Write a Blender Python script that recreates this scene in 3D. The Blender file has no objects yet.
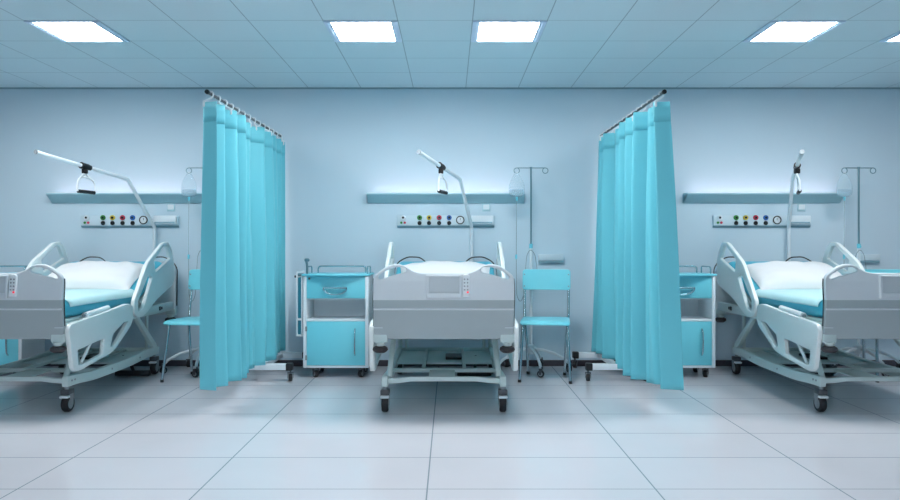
import bpy, bmesh, math, random
from mathutils import Vector, Matrix
random.seed(7)
PI = math.pi
sc = bpy.context.scene
COL = sc.collection

# ------------------------------------------------------------------ dimensions
EYE, FPX = 1.10, 745.0            # camera height, focal length in pixels
HORIZON = 246.0
WALL_Y, CEIL_Z = 6.83, 2.551
BAY = 2.888                       # spacing of the three bed bays
BX = -0.04                        # centre of the middle bed

# ------------------------------------------------------------------ materials
def lin(c):
    return tuple(((v/255)/12.92 if v/255 <= 0.04045 else ((v/255+0.055)/1.055)**2.4) for v in c)

def new_mat(name):
    m = bpy.data.materials.new(name); m.use_nodes = True
    nt = m.node_tree
    return m, nt, nt.nodes['Principled BSDF']

def mat(name, rgb, rough=0.45, metal=0.0, noise=0.04, nscale=30.0, bump=0.0, bscale=200.0, spec=0.5, sheen=0.0):
    """Procedural surface: base colour with faint noise variation, rough noise, optional bump."""
    m, nt, p = new_mat(name)
    N, L = nt.nodes, nt.links
    tc = N.new('ShaderNodeTexCoord')
    no = N.new('ShaderNodeTexNoise'); no.inputs['Scale'].default_value = nscale
    no.inputs['Detail'].default_value = 3
    L.new(tc.outputs['Object'], no.inputs['Vector'])
    mr = N.new('ShaderNodeMapRange')
    mr.inputs['To Min'].default_value = 1-noise; mr.inputs['To Max'].default_value = 1+noise
    L.new(no.outputs['Fac'], mr.inputs['Value'])
    vm = N.new('ShaderNodeVectorMath'); vm.operation = 'SCALE'
    vm.inputs[0].default_value = lin(rgb)
    L.new(mr.outputs['Result'], vm.inputs['Scale'])
    L.new(vm.outputs['Vector'], p.inputs['Base Color'])
    rr = N.new('ShaderNodeMapRange')
    rr.inputs['To Min'].default_value = max(0.02, rough-0.04); rr.inputs['To Max'].default_value = min(1, rough+0.04)
    L.new(no.outputs['Fac'], rr.inputs['Value']); L.new(rr.outputs['Result'], p.inputs['Roughness'])
    p.inputs['Metallic'].default_value = metal
    p.inputs['Specular IOR Level'].default_value = spec
    if sheen: p.inputs['Sheen Weight'].default_value = sheen
    if bump:
        n2 = N.new('ShaderNodeTexNoise'); n2.inputs['Scale'].default_value = bscale
        L.new(tc.outputs['Object'], n2.inputs['Vector'])
        b = N.new('ShaderNodeBump'); b.inputs['Strength'].default_value = bump; b.inputs['Distance'].default_value = 0.004
        L.new(n2.outputs['Fac'], b.inputs['Height']); L.new(b.outputs['Normal'], p.inputs['Normal'])
    return m

def emit_mat(name, rgb, strength):
    m, nt, p = new_mat(name)
    p.inputs['Base Color'].default_value = (*lin(rgb), 1)
    p.inputs['Emission Color'].default_value = (*lin(rgb), 1)
    p.inputs['Emission Strength'].default_value = strength
    return m

def grid_mat(name, rgb, line_rgb, xs, xper, ys, yper, half, rough, noise=0.03, nscale=2.0, bump=0.25, coat=0.0, tilevar=0.0, fine=0.0):
    """Tiled surface in object space. xs / ys: seam offsets repeating with period xper / yper."""
    m, nt, p = new_mat(name)
    N, L = nt.nodes, nt.links
    tc = N.new('ShaderNodeTexCoord'); sp = N.new('ShaderNodeSeparateXYZ')
    L.new(tc.outputs['Object'], sp.inputs['Vector'])
    def math_(op, a, b=None, c=None):
        n = N.new('ShaderNodeMath'); n.operation = op
        for i, v in enumerate((a, b, c)):
            if v is None: continue
            if hasattr(v, 'links'): L.new(v, n.inputs[i])
            else: n.inputs[i].default_value = v
        return n.outputs[0]
    masks = []
    for ax, offs, per in (('X', xs, xper), ('Y', ys, yper)):
        for o in offs:
            s = math_('SUBTRACT', sp.outputs[ax], o - per/2)
            f = math_('FLOORED_MODULO', s, per)
            d = math_('ABSOLUTE', math_('SUBTRACT', f, per/2))
            masks.append(math_('LESS_THAN', d, half))
    tot = masks[0]
    for k in masks[1:]: tot = math_('MAXIMUM', tot, k)
    no = N.new('ShaderNodeTexNoise'); no.inputs['Scale'].default_value = nscale; no.inputs['Detail'].default_value = 4
    L.new(tc.outputs['Object'], no.inputs['Vector'])
    mr = N.new('ShaderNodeMapRange'); mr.inputs['To Min'].default_value = 1-noise; mr.inputs['To Max'].default_value = 1+noise
    L.new(no.outputs['Fac'], mr.inputs['Value'])
    fac = mr.outputs['Result']
    if fine:
        n3 = N.new('ShaderNodeTexNoise'); n3.inputs['Scale'].default_value = 160; n3.inputs['Detail'].default_value = 2
        L.new(tc.outputs['Object'], n3.inputs['Vector'])
        m3 = N.new('ShaderNodeMapRange'); m3.inputs['To Min'].default_value = 1-fine; m3.inputs['To Max'].default_value = 1+fine
        L.new(n3.outputs['Fac'], m3.inputs['Value'])
        fac = math_('MULTIPLY', fac, m3.outputs['Result'])
    vm = N.new('ShaderNodeVectorMath'); vm.operation = 'SCALE'; vm.inputs[0].default_value = lin(rgb)
    L.new(fac, vm.inputs['Scale'])
    mx = N.new('ShaderNodeMix'); mx.data_type = 'RGBA'
    L.new(tot, mx.inputs[0]); L.new(vm.outputs['Vector'], mx.inputs[6]); mx.inputs[7].default_value = (*lin(line_rgb), 1)
    L.new(mx.outputs[2], p.inputs['Base Color'])
    rm = N.new('ShaderNodeMapRange'); rm.inputs['To Min'].default_value = rough-0.05; rm.inputs['To Max'].default_value = rough+0.05
    L.new(no.outputs['Fac'], rm.inputs['Value']); L.new(rm.outputs['Result'], p.inputs['Roughness'])
    inv = math_('SUBTRACT', 1.0, tot)
    b = N.new('ShaderNodeBump'); b.inputs['Strength'].default_value = bump; b.inputs['Distance'].default_value = 0.003
    L.new(inv, b.inputs['Height']); L.new(b.outputs['Normal'], p.inputs['Normal'])
    p.inputs['Coat Weight'].default_value = coat
    return m

TILE = BAY/6
SEAM0 = 0.145                      # x of one ceiling seam
LIGHT_Y0 = 4.79                    # near edge of the row of ceiling lights in view

M = {}
M['wall']    = mat('painted_wall', (202, 221, 232), 0.62, noise=0.02, nscale=1.5, bump=0.05, bscale=90, spec=0.25)
M['ceiling'] = grid_mat('ceiling_tiles', (202, 223, 231), (150, 174, 184), [SEAM0], TILE, [LIGHT_Y0], TILE, 0.0035, 0.85, noise=0.02, nscale=3, bump=0.4, fine=0.03)
M['floor']   = grid_mat('floor_tiles', (206, 206, 212), (140, 152, 160), [-0.103, 0.93, -1.13], BAY, [3.372], 0.502, 0.0035, 0.15, noise=0.035, nscale=2.2, bump=0.2)
M['base']    = mat('skirting_dark', (62, 58, 66), 0.5)
M['trim']    = mat('shadow_gap_trim', (140, 168, 178), 0.6)
M['plastic'] = mat('bed_panel_plastic', (208, 216, 221), 0.42, noise=0.015)
M['plastic2']= mat('bed_panel_grey', (160, 172, 176), 0.45, noise=0.015)
M['card_shade']    = mat('card_recess_shade', (192, 201, 206), 0.5, noise=0.01)
M['rail']    = mat('rail_plastic', (226, 234, 234), 0.35, noise=0.01)
M['steel']   = mat('coated_steel', (196, 212, 212), 0.38, noise=0.02)
M['rubber']  = mat('black_rubber', (30, 28, 32), 0.6)
M['bumper']  = mat('bumper_rubber', (46, 40, 44), 0.5)
M['darktube']= mat('dark_steel_tube', (70, 76, 84), 0.3, metal=0.7)
M['chrome']  = mat('chrome', (190, 205, 212), 0.14, metal=1.0, noise=0.01)
M['polesteel']= mat('pole_steel', (120, 155, 166), 0.3, metal=0.8, noise=0.01)
M['rail_chrome'] = mat('rail_chrome', (150, 190, 202), 0.25, metal=0.8, noise=0.01)
M['grey']    = mat('grey_metal', (150, 158, 164), 0.4, metal=0.5)
M['white']   = mat('white_lacquer', (228, 236, 241), 0.35, noise=0.01)
M['whiteplastic'] = mat('white_plastic', (226, 234, 238), 0.4, noise=0.01)
M['teal']    = mat('teal_laminate', (118, 214, 230), 0.4, noise=0.015)
M['tealchair'] = mat('teal_plywood', (120, 214, 228), 0.35, noise=0.015)
M['tealdeep']= mat('deep_teal_panel', (24, 128, 150), 0.5)
M['mattress']= mat('mattress_cover', (72, 180, 204), 0.45, noise=0.03, nscale=8, bump=0.1, bscale=60)
M['lit_top']   = mat('lit_top_pale_aqua', (188, 228, 232), 0.6, noise=0.02, nscale=9, bump=0.15, bscale=25, sheen=0.3)
M['pillow']  = mat('white_cotton', (222, 224, 226), 0.8, noise=0.015, nscale=12, bump=0.25, bscale=14, sheen=0.2)
M['green']   = mat('green_outlet', (58, 140, 66), 0.4)
M['yellow']  = mat('yellow_outlet', (226, 200, 70), 0.4)
M['red']     = mat('red_outlet', (206, 60, 88), 0.4)
M['blue']    = mat('blue_outlet', (40, 104, 178), 0.4)
M['black']   = mat('black_plastic', (22, 24, 28), 0.45)
M['panel']   = mat('service_panel', (208, 224, 232), 0.45, noise=0.01)
M['paneldk'] = mat('service_panel_edge', (140, 172, 184), 0.5, noise=0.01)
M['lampbody']= mat('lamp_body', (176, 212, 222), 0.45, noise=0.01)
M['led']     = emit_mat('red_led', (230, 30, 50), 1.0)
M['diffuser']= emit_mat('light_diffuser', (255, 255, 255), 23.5)
M['striplight'] = emit_mat('strip_light', (255, 226, 234), 1.9)
M['alu']     = mat('light_frame', (200, 220, 240), 0.35, noise=0.01)
M['cap']     = mat('end_cap_grey', (84, 88, 94), 0.4, metal=0.4)
M['gasket_shade']  = mat('edge_gasket_shade', (40, 48, 54), 0.55)

# fabric of the curtains: diffuse with a little light coming through
def curtain_mat():
    m, nt, p = new_mat('teal_curtain_fabric')
    N, L = nt.nodes, nt.links
    tc = N.new('ShaderNodeTexCoord')
    w = N.new('ShaderNodeTexNoise'); w.inputs['Scale'].default_value = 260
    L.new(tc.outputs['Object'], w.inputs['Vector'])
    mr = N.new('ShaderNodeMapRange'); mr.inputs['To Min'].default_value = 0.97; mr.inputs['To Max'].default_value = 1.03
    L.new(w.outputs['Fac'], mr.inputs['Value'])
    vm = N.new('ShaderNodeVectorMath'); vm.operation = 'SCALE'; vm.inputs[0].default_value = lin((106, 198, 213))
    L.new(mr.outputs['Result'], vm.inputs['Scale']); L.new(vm.outputs['Vector'], p.inputs['Base Color'])
    p.inputs['Roughness'].default_value = 0.55
    p.inputs['Specular IOR Level'].default_value = 0.35
    p.inputs['Sheen Weight'].default_value = 0.15
    t = N.new('ShaderNodeBsdfTranslucent'); L.new(vm.outputs['Vector'], t.inputs['Color'])
    mx = N.new('ShaderNodeMixShader'); mx.inputs[0].default_value = 0.03
    L.new(p.outputs[0], mx.inputs[1]); L.new(t.outputs[0], mx.inputs[2])
    L.new(mx.outputs[0], N['Material Output'].inputs['Surface'])
    return m
M['curtain'] = curtain_mat()

def clear_mat(name, rgb, trans, rough):
    m, nt, p = new_mat(name)
    N, L = nt.nodes, nt.links
    tc = N.new('ShaderNodeTexCoord')
    no = N.new('ShaderNodeTexNoise'); no.inputs['Scale'].default_value = 40
    L.new(tc.outputs['Object'], no.inputs['Vector'])
    p.inputs['Base Color'].default_value = (*lin(rgb), 1)
    p.inputs['Roughness'].default_value = rough
    b = N.new('ShaderNodeBump'); b.inputs['Strength'].default_value = 0.4; b.inputs['Distance'].default_value = 0.01
    L.new(no.outputs['Fac'], b.inputs['Height']); L.new(b.outputs['Normal'], p.inputs['Normal'])
    tr = N.new('ShaderNodeBsdfTransparent'); tr.inputs['Color'].default_value = (0.93, 0.97, 0.98, 1)
    mx = N.new('ShaderNodeMixShader'); mx.inputs[0].default_value = trans
    L.new(p.outputs[0], mx.inputs[1]); L.new(tr.outputs[0], mx.inputs[2])
    L.new(mx.outputs[0], N['Material Output'].inputs['Surface'])
    return m
M['clear'] = clear_mat('clear_bag_film', (214, 230, 238), 0.80, 0.10)
M['tube']  = clear_mat('clear_tubing', (170, 196, 208), 0.45, 0.15)
M['liquid']= clear_mat('clear_fluid', (170, 196, 210), 0.70, 0.05)

# ------------------------------------------------------------------ mesh builder
def fillet(pts, r, n=5):
    """Round the inner corners of a 3-D polyline."""
    pts = [Vector(p) for p in pts]; out = [pts[0]]
    for i in range(1, len(pts)-1):
        a, b, c = pts[i-1], pts[i], pts[i+1]
        d1, d2 = (a-b), (c-b); k = min(r, d1.length*0.48, d2.length*0.48)
        p, q = b+d1.normalized()*k, b+d2.normalized()*k
        for j in range(n+1):
            t = j/n
            out.append(p*(1-t)**2 + b*2*t*(1-t) + q*t*t)
    out.append(pts[-1]); return out

def round_poly(pts, r, n=4):
    """Round the corners of a closed 2-D polygon. r may be a list."""
    out = []; m = len(pts)
    for i in range(m):
        a, b, c = Vector(pts[i-1]), Vector(pts[i]), Vector(pts[(i+1) % m])
        rr = r[i] if isinstance(r, (list, tuple)) else r
        d1, d2 = a-b, c-b; k = min(rr, d1.length*0.48, d2.length*0.48)
        if k < 1e-5: out.append(tuple(b)); continue
        p, q = b+d1.normalized()*k, b+d2.normalized()*k
        for j in range(n+1):
            t = j/n; v = p*(1-t)**2 + b*2*t*(1-t) + q*t*t
            out.append((v.x, v.y))
    return out

def rect(x0, z0, x1, z1): return [(x0, z0), (x1, z0), (x1, z1), (x0, z1)]

class MB:
    def __init__(s): s.bm = bmesh.new(); s.mats = []; s.cur = 0
    def use(s, key):
        if key not in s.mats: s.mats.append(key)
        s.cur = s.mats.index(key); return s
    def _tag(s, faces):
        for f in faces: f.material_index = s.cur
    def box(s, x0, y0, z0, x1, y1, z1, bev=0.0, seg=2):
        t = bmesh.new()
        bmesh.ops.create_cube(t, size=1)
        for v in t.verts:
            v.co = Vector(((x0+x1)/2+v.co.x*(x1-x0), (y0+y1)/2+v.co.y*(y1-y0), (z0+z1)/2+v.co.z*(z1-z0)))
        if bev: bmesh.ops.bevel(t, geom=list(t.edges), offset=bev, segments=seg, affect='EDGES', profile=0.5)
        return s._merge(t)
    def _merge(s, t, matrix=None):
        if matrix is not None: t.transform(matrix)
        me = bpy.data.meshes.new('tmp'); t.to_mesh(me); t.free()
        n0 = len(s.bm.faces); s.bm.from_mesh(me); bpy.data.meshes.remove(me)
        s.bm.faces.ensure_lookup_table(); s._tag(s.bm.faces[n0:]); return s
    def tube(s, pts, r, seg=10, closed=False, caps=True):
        pts = [Vector(p) for p in pts]; n = len(pts); t = bmesh.new(); rings = []
        up = None
        for i, p in enumerate(pts):
            a = pts[i-1] if (i > 0 or closed) else p
            b = pts[(i+1) % n] if (i < n-1 or closed) else p
            d = (b-a).normalized()
            if up is None:
                up = d.orthogonal().normalized()
            else:
                up = (up - d*up.dot(d))
                up = up.normalized() if up.length > 1e-6 else d.orthogonal().normalized()
            w = d.cross(up)
            rr = r[i] if isinstance(r, (list, tuple)) else r
            rings.append([t.verts.new(p + (up*math.cos(2*PI*k/seg) + w*math.sin(2*PI*k/seg))*rr) for k in range(seg)])
        for i in range(n if closed else n-1):
            A, B = rings[i], rings[(i+1) % n]
            for k in range(seg): t.faces.new((A[k], A[(k+1) % seg], B[(k+1) % seg], B[k]))
        if caps and not closed: t.faces.new(rings[0][::-1]); t.faces.new(rings[-1])
        bmesh.ops.recalc_face_normals(t, faces=list(t.faces))
        return s._merge(t)
    def cyl(s, p0, p1, r0, r1=None, seg=20):
        return s.tube([p0, p1], [r0, r0 if r1 is None else r1], seg)
    def lathe(s, prof, origin=(0, 0, 0), axis='Z', seg=24, sx=1.0, sy=1.0):
        """prof: (radius, height) pairs."""
        t = bmesh.new(); rings = []
        for r, h in prof:
            ring = []
            for k in range(seg):
                a = 2*PI*k/seg; x, y = r*math.cos(a)*sx, r*math.sin(a)*sy
                v = {'Z': (x, y, h), 'Y': (x, h, y), 'X': (h, x, y)}[axis]
                ring.append(t.verts.new(Vector(v)+Vector(origin)))
            rings.append(ring)
        for A, B in zip(rings, rings[1:]):
            for k in range(seg): t.faces.new((A[k], A[(k+1) % seg], B[(k+1) % seg], B[k]))
        t.faces.new(rings[0]); t.faces.new(rings[-1])
        bmesh.ops.remove_doubles(t, verts=list(t.verts), dist=1e-6)
        bmesh.ops.recalc_face_normals(t, faces=list(t.faces))
        return s._merge(t)
    def sphere(s, c, r, sx=1, sy=1, sz=1, seg=16):
        t = bmesh.new(); bmesh.ops.create_uvsphere(t, u_segments=seg, v_segments=max(6, seg//2), radius=r)
        for v in t.verts: v.co = Vector((v.co.x*sx, v.co.y*sy, v.co.z*sz)) + Vector(c)
        return s._merge(t)
    def prism(s, outline, holes=(), plane='XZ', at=0.0, thick=0.02, bev=0.0, res=2):
        """Closed outline with holes, extruded symmetrically about `at` along the plane's normal."""
        cu = bpy.data.curves.new('c', 'CURVE'); cu.dimensions = '2D'; cu.fill_mode = 'BOTH'
        for poly in [outline]+list(holes):
            sp = cu.splines.new('POLY'); sp.points.add(len(poly)-1)
            for q, pt in zip(poly, sp.points): pt.co = (q[0], q[1], 0, 1)
            sp.use_cyclic_u = True
        cu.extrude = thick/2 - bev; cu.bevel_depth = bev; cu.bevel_resolution = res; cu.offset = -bev
        o = bpy.data.objects.new('c', cu)
        me = bpy.data.meshes.new_from_object(o)
        bpy.data.objects.remove(o); bpy.data.curves.remove(cu)
        t = bmesh.new(); t.from_mesh(me); bpy.data.meshes.remove(me)
        bmesh.ops.remove_doubles(t, verts=list(t.verts), dist=1e-5)
        for v in t.verts:
            a, b, c = v.co
            v.co = {'XZ': (a, at+c, b), 'YZ': (at+c, a, b), 'XY': (a, b, at+c)}[plane]
        bmesh.ops.recalc_face_normals(t, faces=list(t.faces))
        return s._merge(t)
    def cut(s, co, no):
        bmesh.ops.bisect_plane(s.bm, geom=list(s.bm.verts)+list(s.bm.edges)+list(s.bm.faces), plane_co=co, plane_no=no)
        return s
    def warp(s, f):
        for v in s.bm.verts: v.co = Vector(f(v.co))
        return s
    def build(s, name, m=None, parent=None, org=(0, 0, 0), smooth=40):
        me = bpy.data.meshes.new(name)
        s.bm.transform(Matrix.Translation(-Vector(org)))
        s.bm.to_mesh(me); s.bm.free()
        for k in (s.mats or [m]): me.materials.append(M[k])
        for p in me.polygons: p.use_smooth = True
        me.set_sharp_from_angle(angle=math.radians(smooth))
        o = bpy.data.objects.new(name, me); COL.objects.link(o)
        if parent: o.parent = parent
        return o

def mb(key=None):
    b = MB()
    if key: b.use(key)
    return b

def tag(o, label=None, cat=None, group=None, kind=None):
    if label: o['label'] = label
    if cat: o['category'] = cat
    if group: o['group'] = group
    if kind: o['kind'] = kind
    return o

def thing(name, loc, label, cat, group=None, rz=0.0):
    o = bpy.data.objects.new(name, None); COL.objects.link(o)
    o.empty_display_size = 0.1
    o.location = loc; o.rotation_euler = (0, 0, rz)
    return tag(o, label, cat, group)

def copy_tree(o, parent=None):
    c = o.copy(); COL.objects.link(c)
    if parent is not None: c.parent = parent
    for ch in list(o.children): copy_tree(ch, c)
    return c

def bays(o, left, middle, right):
    """The middle bay's thing, and copies of it in the left and right bays."""
    o['label'] = middle
    a = copy_tree(o); a.location = (o.location.x-BAY, o.location.y, o.location.z); a['label'] = left
    b = copy_tree(o); b.location = (o.location.x+BAY, o.location.y, o.location.z); b['label'] = right
    return a, b

# ------------------------------------------------------------------ the room
XL, XR, YF = -7.4, 7.4, -2.6
def struct(name, b, m=None):
    o = b.build(name, m); tag(o, kind='structure'); return o
struct('floor', mb('floor').box(XL, YF, -0.1, XR, WALL_Y, 0))
struct('ceiling', mb('ceiling').box(XL, YF, CEIL_Z, XR, WALL_Y, CEIL_Z+0.1))
struct('wall_back', mb('wall').box(XL-0.1, WALL_Y, -0.1, XR+0.1, WALL_Y+0.1, CEIL_Z+0.1))
struct('wall_left', mb('wall').box(XL-0.1, YF-0.1, -0.1, XL, WALL_Y, CEIL_Z+0.1))
struct('wall_right', mb('wall').box(XR, YF-0.1, -0.1, XR+0.1, WALL_Y, CEIL_Z+0.1))
struct('wall_front', mb('wall').box(XL, YF-0.1, -0.1, XR, YF, CEIL_Z+0.1))
struct('baseboard_back', mb('base').box(XL, WALL_Y-0.014, 0, XR, WALL_Y, 0.055, 0.003))
struct('trim_1', mb('trim').box(XL, WALL_Y-0.014, CEIL_Z-0.014, XR, WALL_Y, CEIL_Z))  # trim strip coloured darker to draw the shadow gap under the ceiling

# ceiling lights
def ceiling_light(x0, y0, label, rows):
    t = thing('ceiling_light', (x0+TILE/2, y0+TILE/2, CEIL_Z), label, 'ceiling light', 'square ceiling lights')
    h = TILE/2-0.002
    f = mb('alu').prism(rect(-h, -h, h, h), [rect(-h+0.046, -h+0.012, h-0.046, h-0.016)], 'XY', -0.005, 0.010, 0.0015, 1)
    for sgn in (-1, 1): f.box(sgn*(h-0.024)-0.003, -h+0.01, -0.014, sgn*(h-0.024)+0.003, h-0.01, -0.009, 0.001, 1)
    f.build('light_frame', None, t)
    mb('diffuser').box(-h+0.047, -h+0.013, -0.005, h-0.047, h-0.017, -0.001).build('diffuser', None, t)
    return t
lights_in_view = [(-6, 'square ceiling light over the left bed, leftmost in the photo'),
                  (-2, 'square ceiling light just left of centre, above the middle bed'),
                  (0, 'square ceiling light just right of centre, above the middle bed'),
                  (4, 'square ceiling light over the right bed, nearer the right curtain'),
                  (6, 'square ceiling light cut off by the right edge of the photo')]
for k, lab in lights_in_view: ceiling_light(SEAM0+k*TILE, LIGHT_Y0, lab, 0)
ceiling_light(SEAM0-8*TILE, LIGHT_Y0, 'square ceiling light beyond the left edge of the photo', 0)
for k in (-2, 0):  # added lamps out of view, put in to brighten floor and bed ends
    ceiling_light(SEAM0+k*TILE, LIGHT_Y0-7*TILE, ('left' if k else 'right')+' added fill light of the unseen pair above the viewer', 1)
    ceiling_light(SEAM0+k*TILE, LIGHT_Y0-12*TILE, ('left' if k else 'right')+' added fill light of the unseen pair behind the viewer', 2)

# ------------------------------------------------------------------ hospital bed
BO = (BX, 5.75, 0.0)              # origin of the bed: floor under its middle
bed = thing('hospital_bed', BO, '', 'hospital bed', 'hospital beds along the wall')
def bb(b, name, m=None, parent=None, smooth=40): return b.build(name, m, parent or bed, BO, smooth)
def mx_(pts): return [(BX-x, z) for x, z in pts][::-1]
def off(pts): return [(BX+x, z) for x, z in pts]

def caster(parent, x, y, r, w, top, org, name='caster', fork='grey', yaw=0.0, brake=True):
    b = mb(fork)
    c, s_ = math.cos(yaw), math.sin(yaw)
    def T(px, py, pz): return (x+px*c-py*s_, y+px*s_+py*c, pz)
    hw = w/2+0.006
    b.cyl(T(0, -0.012, 2*r+0.012), T(0, -0.012, top), r*0.26, seg=14)
    f = MB(); f.use(fork)
    for sg in (-1, 1):
        f.prism(round_poly([(-0.5*r, 2*r+0.012), (0.45*r, 2*r+0.012), (0.35*r, r*0.75), (-0.2*r, r*0.75)], r*0.2), (), 'YZ', sg*hw, 0.004)
    f.box(-hw-0.002, -0.55*r, 2*r+0.004, hw+0.002, 0.5*r, 2*r+0.014, 0.002, 1)
    if brake:
        f.use('cap').box(-hw-0.002, -0.75*r, 2*r+0.006, hw+0.002, 0.6*r, 2*r+0.042, 0.006, 2)
        f.use('white').box(-hw-0.001, -1.05*r, 2*r-0.012, hw+0.001, -0.40*r, 2*r+0.003, 0.003, 1)
    for v in f.bm.verts: v.co = Vector(T(*v.co))
    me = bpy.data.meshes.new('tmp'); f.bm.to_mesh(me); f.bm.free()
    n0 = len(b.bm.faces); b.bm.from_mesh(me); bpy.data.meshes.remove(me)
    b.bm.faces.ensure_lookup_table()
    for fc in b.bm.faces[n0:]:
        key = f.mats[fc.material_index]
        if key not in b.mats: b.mats.append(key)
        fc.material_index = b.mats.index(key)
    o = b.build(name, None, parent, org)
    wl = MB(); wl.use('rubber').lathe([(r*0.62, -w/2), (r*0.9, -w/2), (r, -w*0.3), (r, w*0.3), (r*0.9, w/2), (r*0.62, w/2)], (0, 0, r), 'X', 28)
    wl.use('grey').lathe([(0.001, -w/2-0.001), (r*0.6, -w/2-0.001), (r*0.64, -w/2+0.002), (r*0.64, w/2-0.002), (r*0.6, w/2+0.001), (0.001, w/2+0.001)], (0, 0, r), 'X', 20)
    for v in wl.bm.verts: v.co = Vector(T(*v.co))
    wl.build('wheel', None, o, org)
    return o

# wheels and base
for sx in (-1, 1):
    for wy in (4.946, 6.40):
        caster(bed, BX+sx*0.39, wy, 0.055, 0.042, 0.175, BO)
side = [(4.905, 0.170), (5.05, 0.168), (5.28, 0.150), (5.9, 0.152), (6.22, 0.172), (6.455, 0.168),
        (6.455, 0.232), (6.22, 0.240), (5.9, 0.218), (5.28, 0.216), (5.05, 0.236), (4.905, 0.240)]
b = mb('steel')
for sx in (-1, 1): b.prism(round_poly(side, [.012, .06, .1, .1, .06, .012, .012, .06, .1, .1, .06, .02]), (), 'YZ', BX+sx*0.39, 0.040, 0.006)
fr = [(-0.375, 0.188), (-0.30, 0.192), (-0.22, 0.203), (0.22, 0.203), (0.30, 0.192), (0.375, 0.188), (0.375, 0.222), (0.30, 0.224), (0.22, 0.232), (-0.22, 0.232), (-0.30, 0.224), (-0.375, 0.222)]
b.prism(off(fr), (), 'XZ', 4.950, 0.035, 0.004)
b.box(BX-0.375, 5.33, 0.195, BX+0.375, 5.37, 0.222, 0.004)
b.box(BX-0.375, 6.38, 0.195, BX+0.375, 6.42, 0.225, 0.004)
for sx in (-0.155, 0.145): b.box(BX+sx-0.012, 5.35, 0.196, BX+sx+0.012, 6.40, 0.218, 0.003)
b.box(BX-0.105, 4.965, 0.206, BX+0.075, 5.34, 0.214, 0.002)
for sx in (-0.08, 0.05): b.cyl((BX+sx, 4.99, 0.212), (BX+sx, 4.99, 0.220), 0.008, seg=10)
base = bb(b, 'base_frame')
# bolts in the side beams
for sx in (-1, 1):
    for y, z in ((4.96, 0.205), (5.0, 0.205), (5.55, 0.186), (6.05, 0.195)):
        mb('grey').cyl((BX+sx*0.409, y, z), (BX+sx*0.414, y, z), 0.007, seg=10).build('bolt', None, base, BO)
bb(mb('steel').box(BX-0.370, 5.72, 0.192, BX-0.170, 6.378, 0.202, 0.003).box(BX-0.141, 5.72, 0.192, BX+0.131, 6.378, 0.202, 0.003)
   .box(BX+0.159, 5.72, 0.192, BX+0.370, 6.378, 0.202, 0.003), 'base_deck')
bb(mb('black').box(BX+0.005, 5.88, 0.203, BX+0.135, 6.10, 0.222, 0.004), 'black_deck_box')  # low black box on the base deck
bb(mb('black').box(BX+0.10, 6.28, 0.004, BX+0.39, 6.33, 0.048, 0.006)
   .tube(fillet([(BX+0.25, 6.30, 0.045), (BX+0.25, 6.22, 0.15), (BX+0.25, 6.1, 0.193)], .05), 0.014), 'brake_bar')
# lifting columns, struts
b = mb('steel')
bb(b.tube([(BX-0.365, 4.97, 0.225), (BX-0.345, 5.20, 0.535)], 0.019, 12), 'lift_column')
bb(mb('steel').tube([(BX+0.365, 4.97, 0.225), (BX+0.345, 5.20, 0.535)], 0.019, 12), 'lift_column')
for sx in (-1, 1):
    b = mb('steel')
    b.prism(round_poly([(5.985, 0.535), (6.045, 0.535), (6.425, 0.248), (6.40, 0.222), (6.355, 0.235)], 0.012), (), 'YZ', BX+sx*0.385, 0.034, 0.004)
    bb(b, 'lift_strut')
    bb(mb('steel').cyl((BX+sx*0.33, 6.38, 0.215), (BX+sx*0.33, 6.38, 0.535), 0.013), 'rear_post')
# mattress platform
b = mb('steel')
for sx in (-1, 1): b.box(BX+sx*0.425-0.018, 4.83, 0.525, BX+sx*0.425+0.018, 6.70, 0.60, 0.008)
for y in (4.86, 5.4, 5.95, 6.68): b.box(BX-0.408, y-0.02, 0.535, BX+0.408, y+0.02, 0.59, 0.005)
b.box(BX-0.42, 4.84, 0.60, BX+0.42, 5.94, 0.622, 0.006)
plat = bb(b, 'mattress_platform')
A = math.radians(21)
def slope(s, n): return (5.95+s*math.cos(A)-n*math.sin(A), 0.622+s*math.sin(A)+n*math.cos(A))
bk = mb('steel').prism([slope(0, -0.022), slope(0.69, -0.022), slope(0.69, 0), slope(0, 0)], (), 'YZ', BX, 0.84, 0.004)
back = bb(bk, 'backrest_frame')
# sockets on the side of the frame, near the head
for sx in (-1, 1):
    bb(mb('black').box(BX+sx*0.443-0.004, 6.36, 0.548, BX+sx*0.443+0.004, 6.40, 0.582, 0.003).box(BX+sx*0.443-0.004, 6.41, 0.553, BX+sx*0.443+0.004, 6.435, 0.577, 0.003), 'cable_socket')
# white latch cylinders above the front rails
for sx in (-1, 1):
    b = mb('whiteplastic').cyl((BX+sx*0.447, 5.06, 0.628), (BX+sx*0.447, 5.40, 0.650), 0.021, seg=16)
    b.box(BX+sx*0.440-0.012, 5.16, 0.575, BX+sx*0.440+0.012, 5.32, 0.64, 0.004)
    b.use('grey').cyl((BX+sx*0.447, 5.045, 0.627), (BX+sx*0.447, 5.06, 0.628), 0.012, seg=12)
    bb(b, 'rail_latch')

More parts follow.
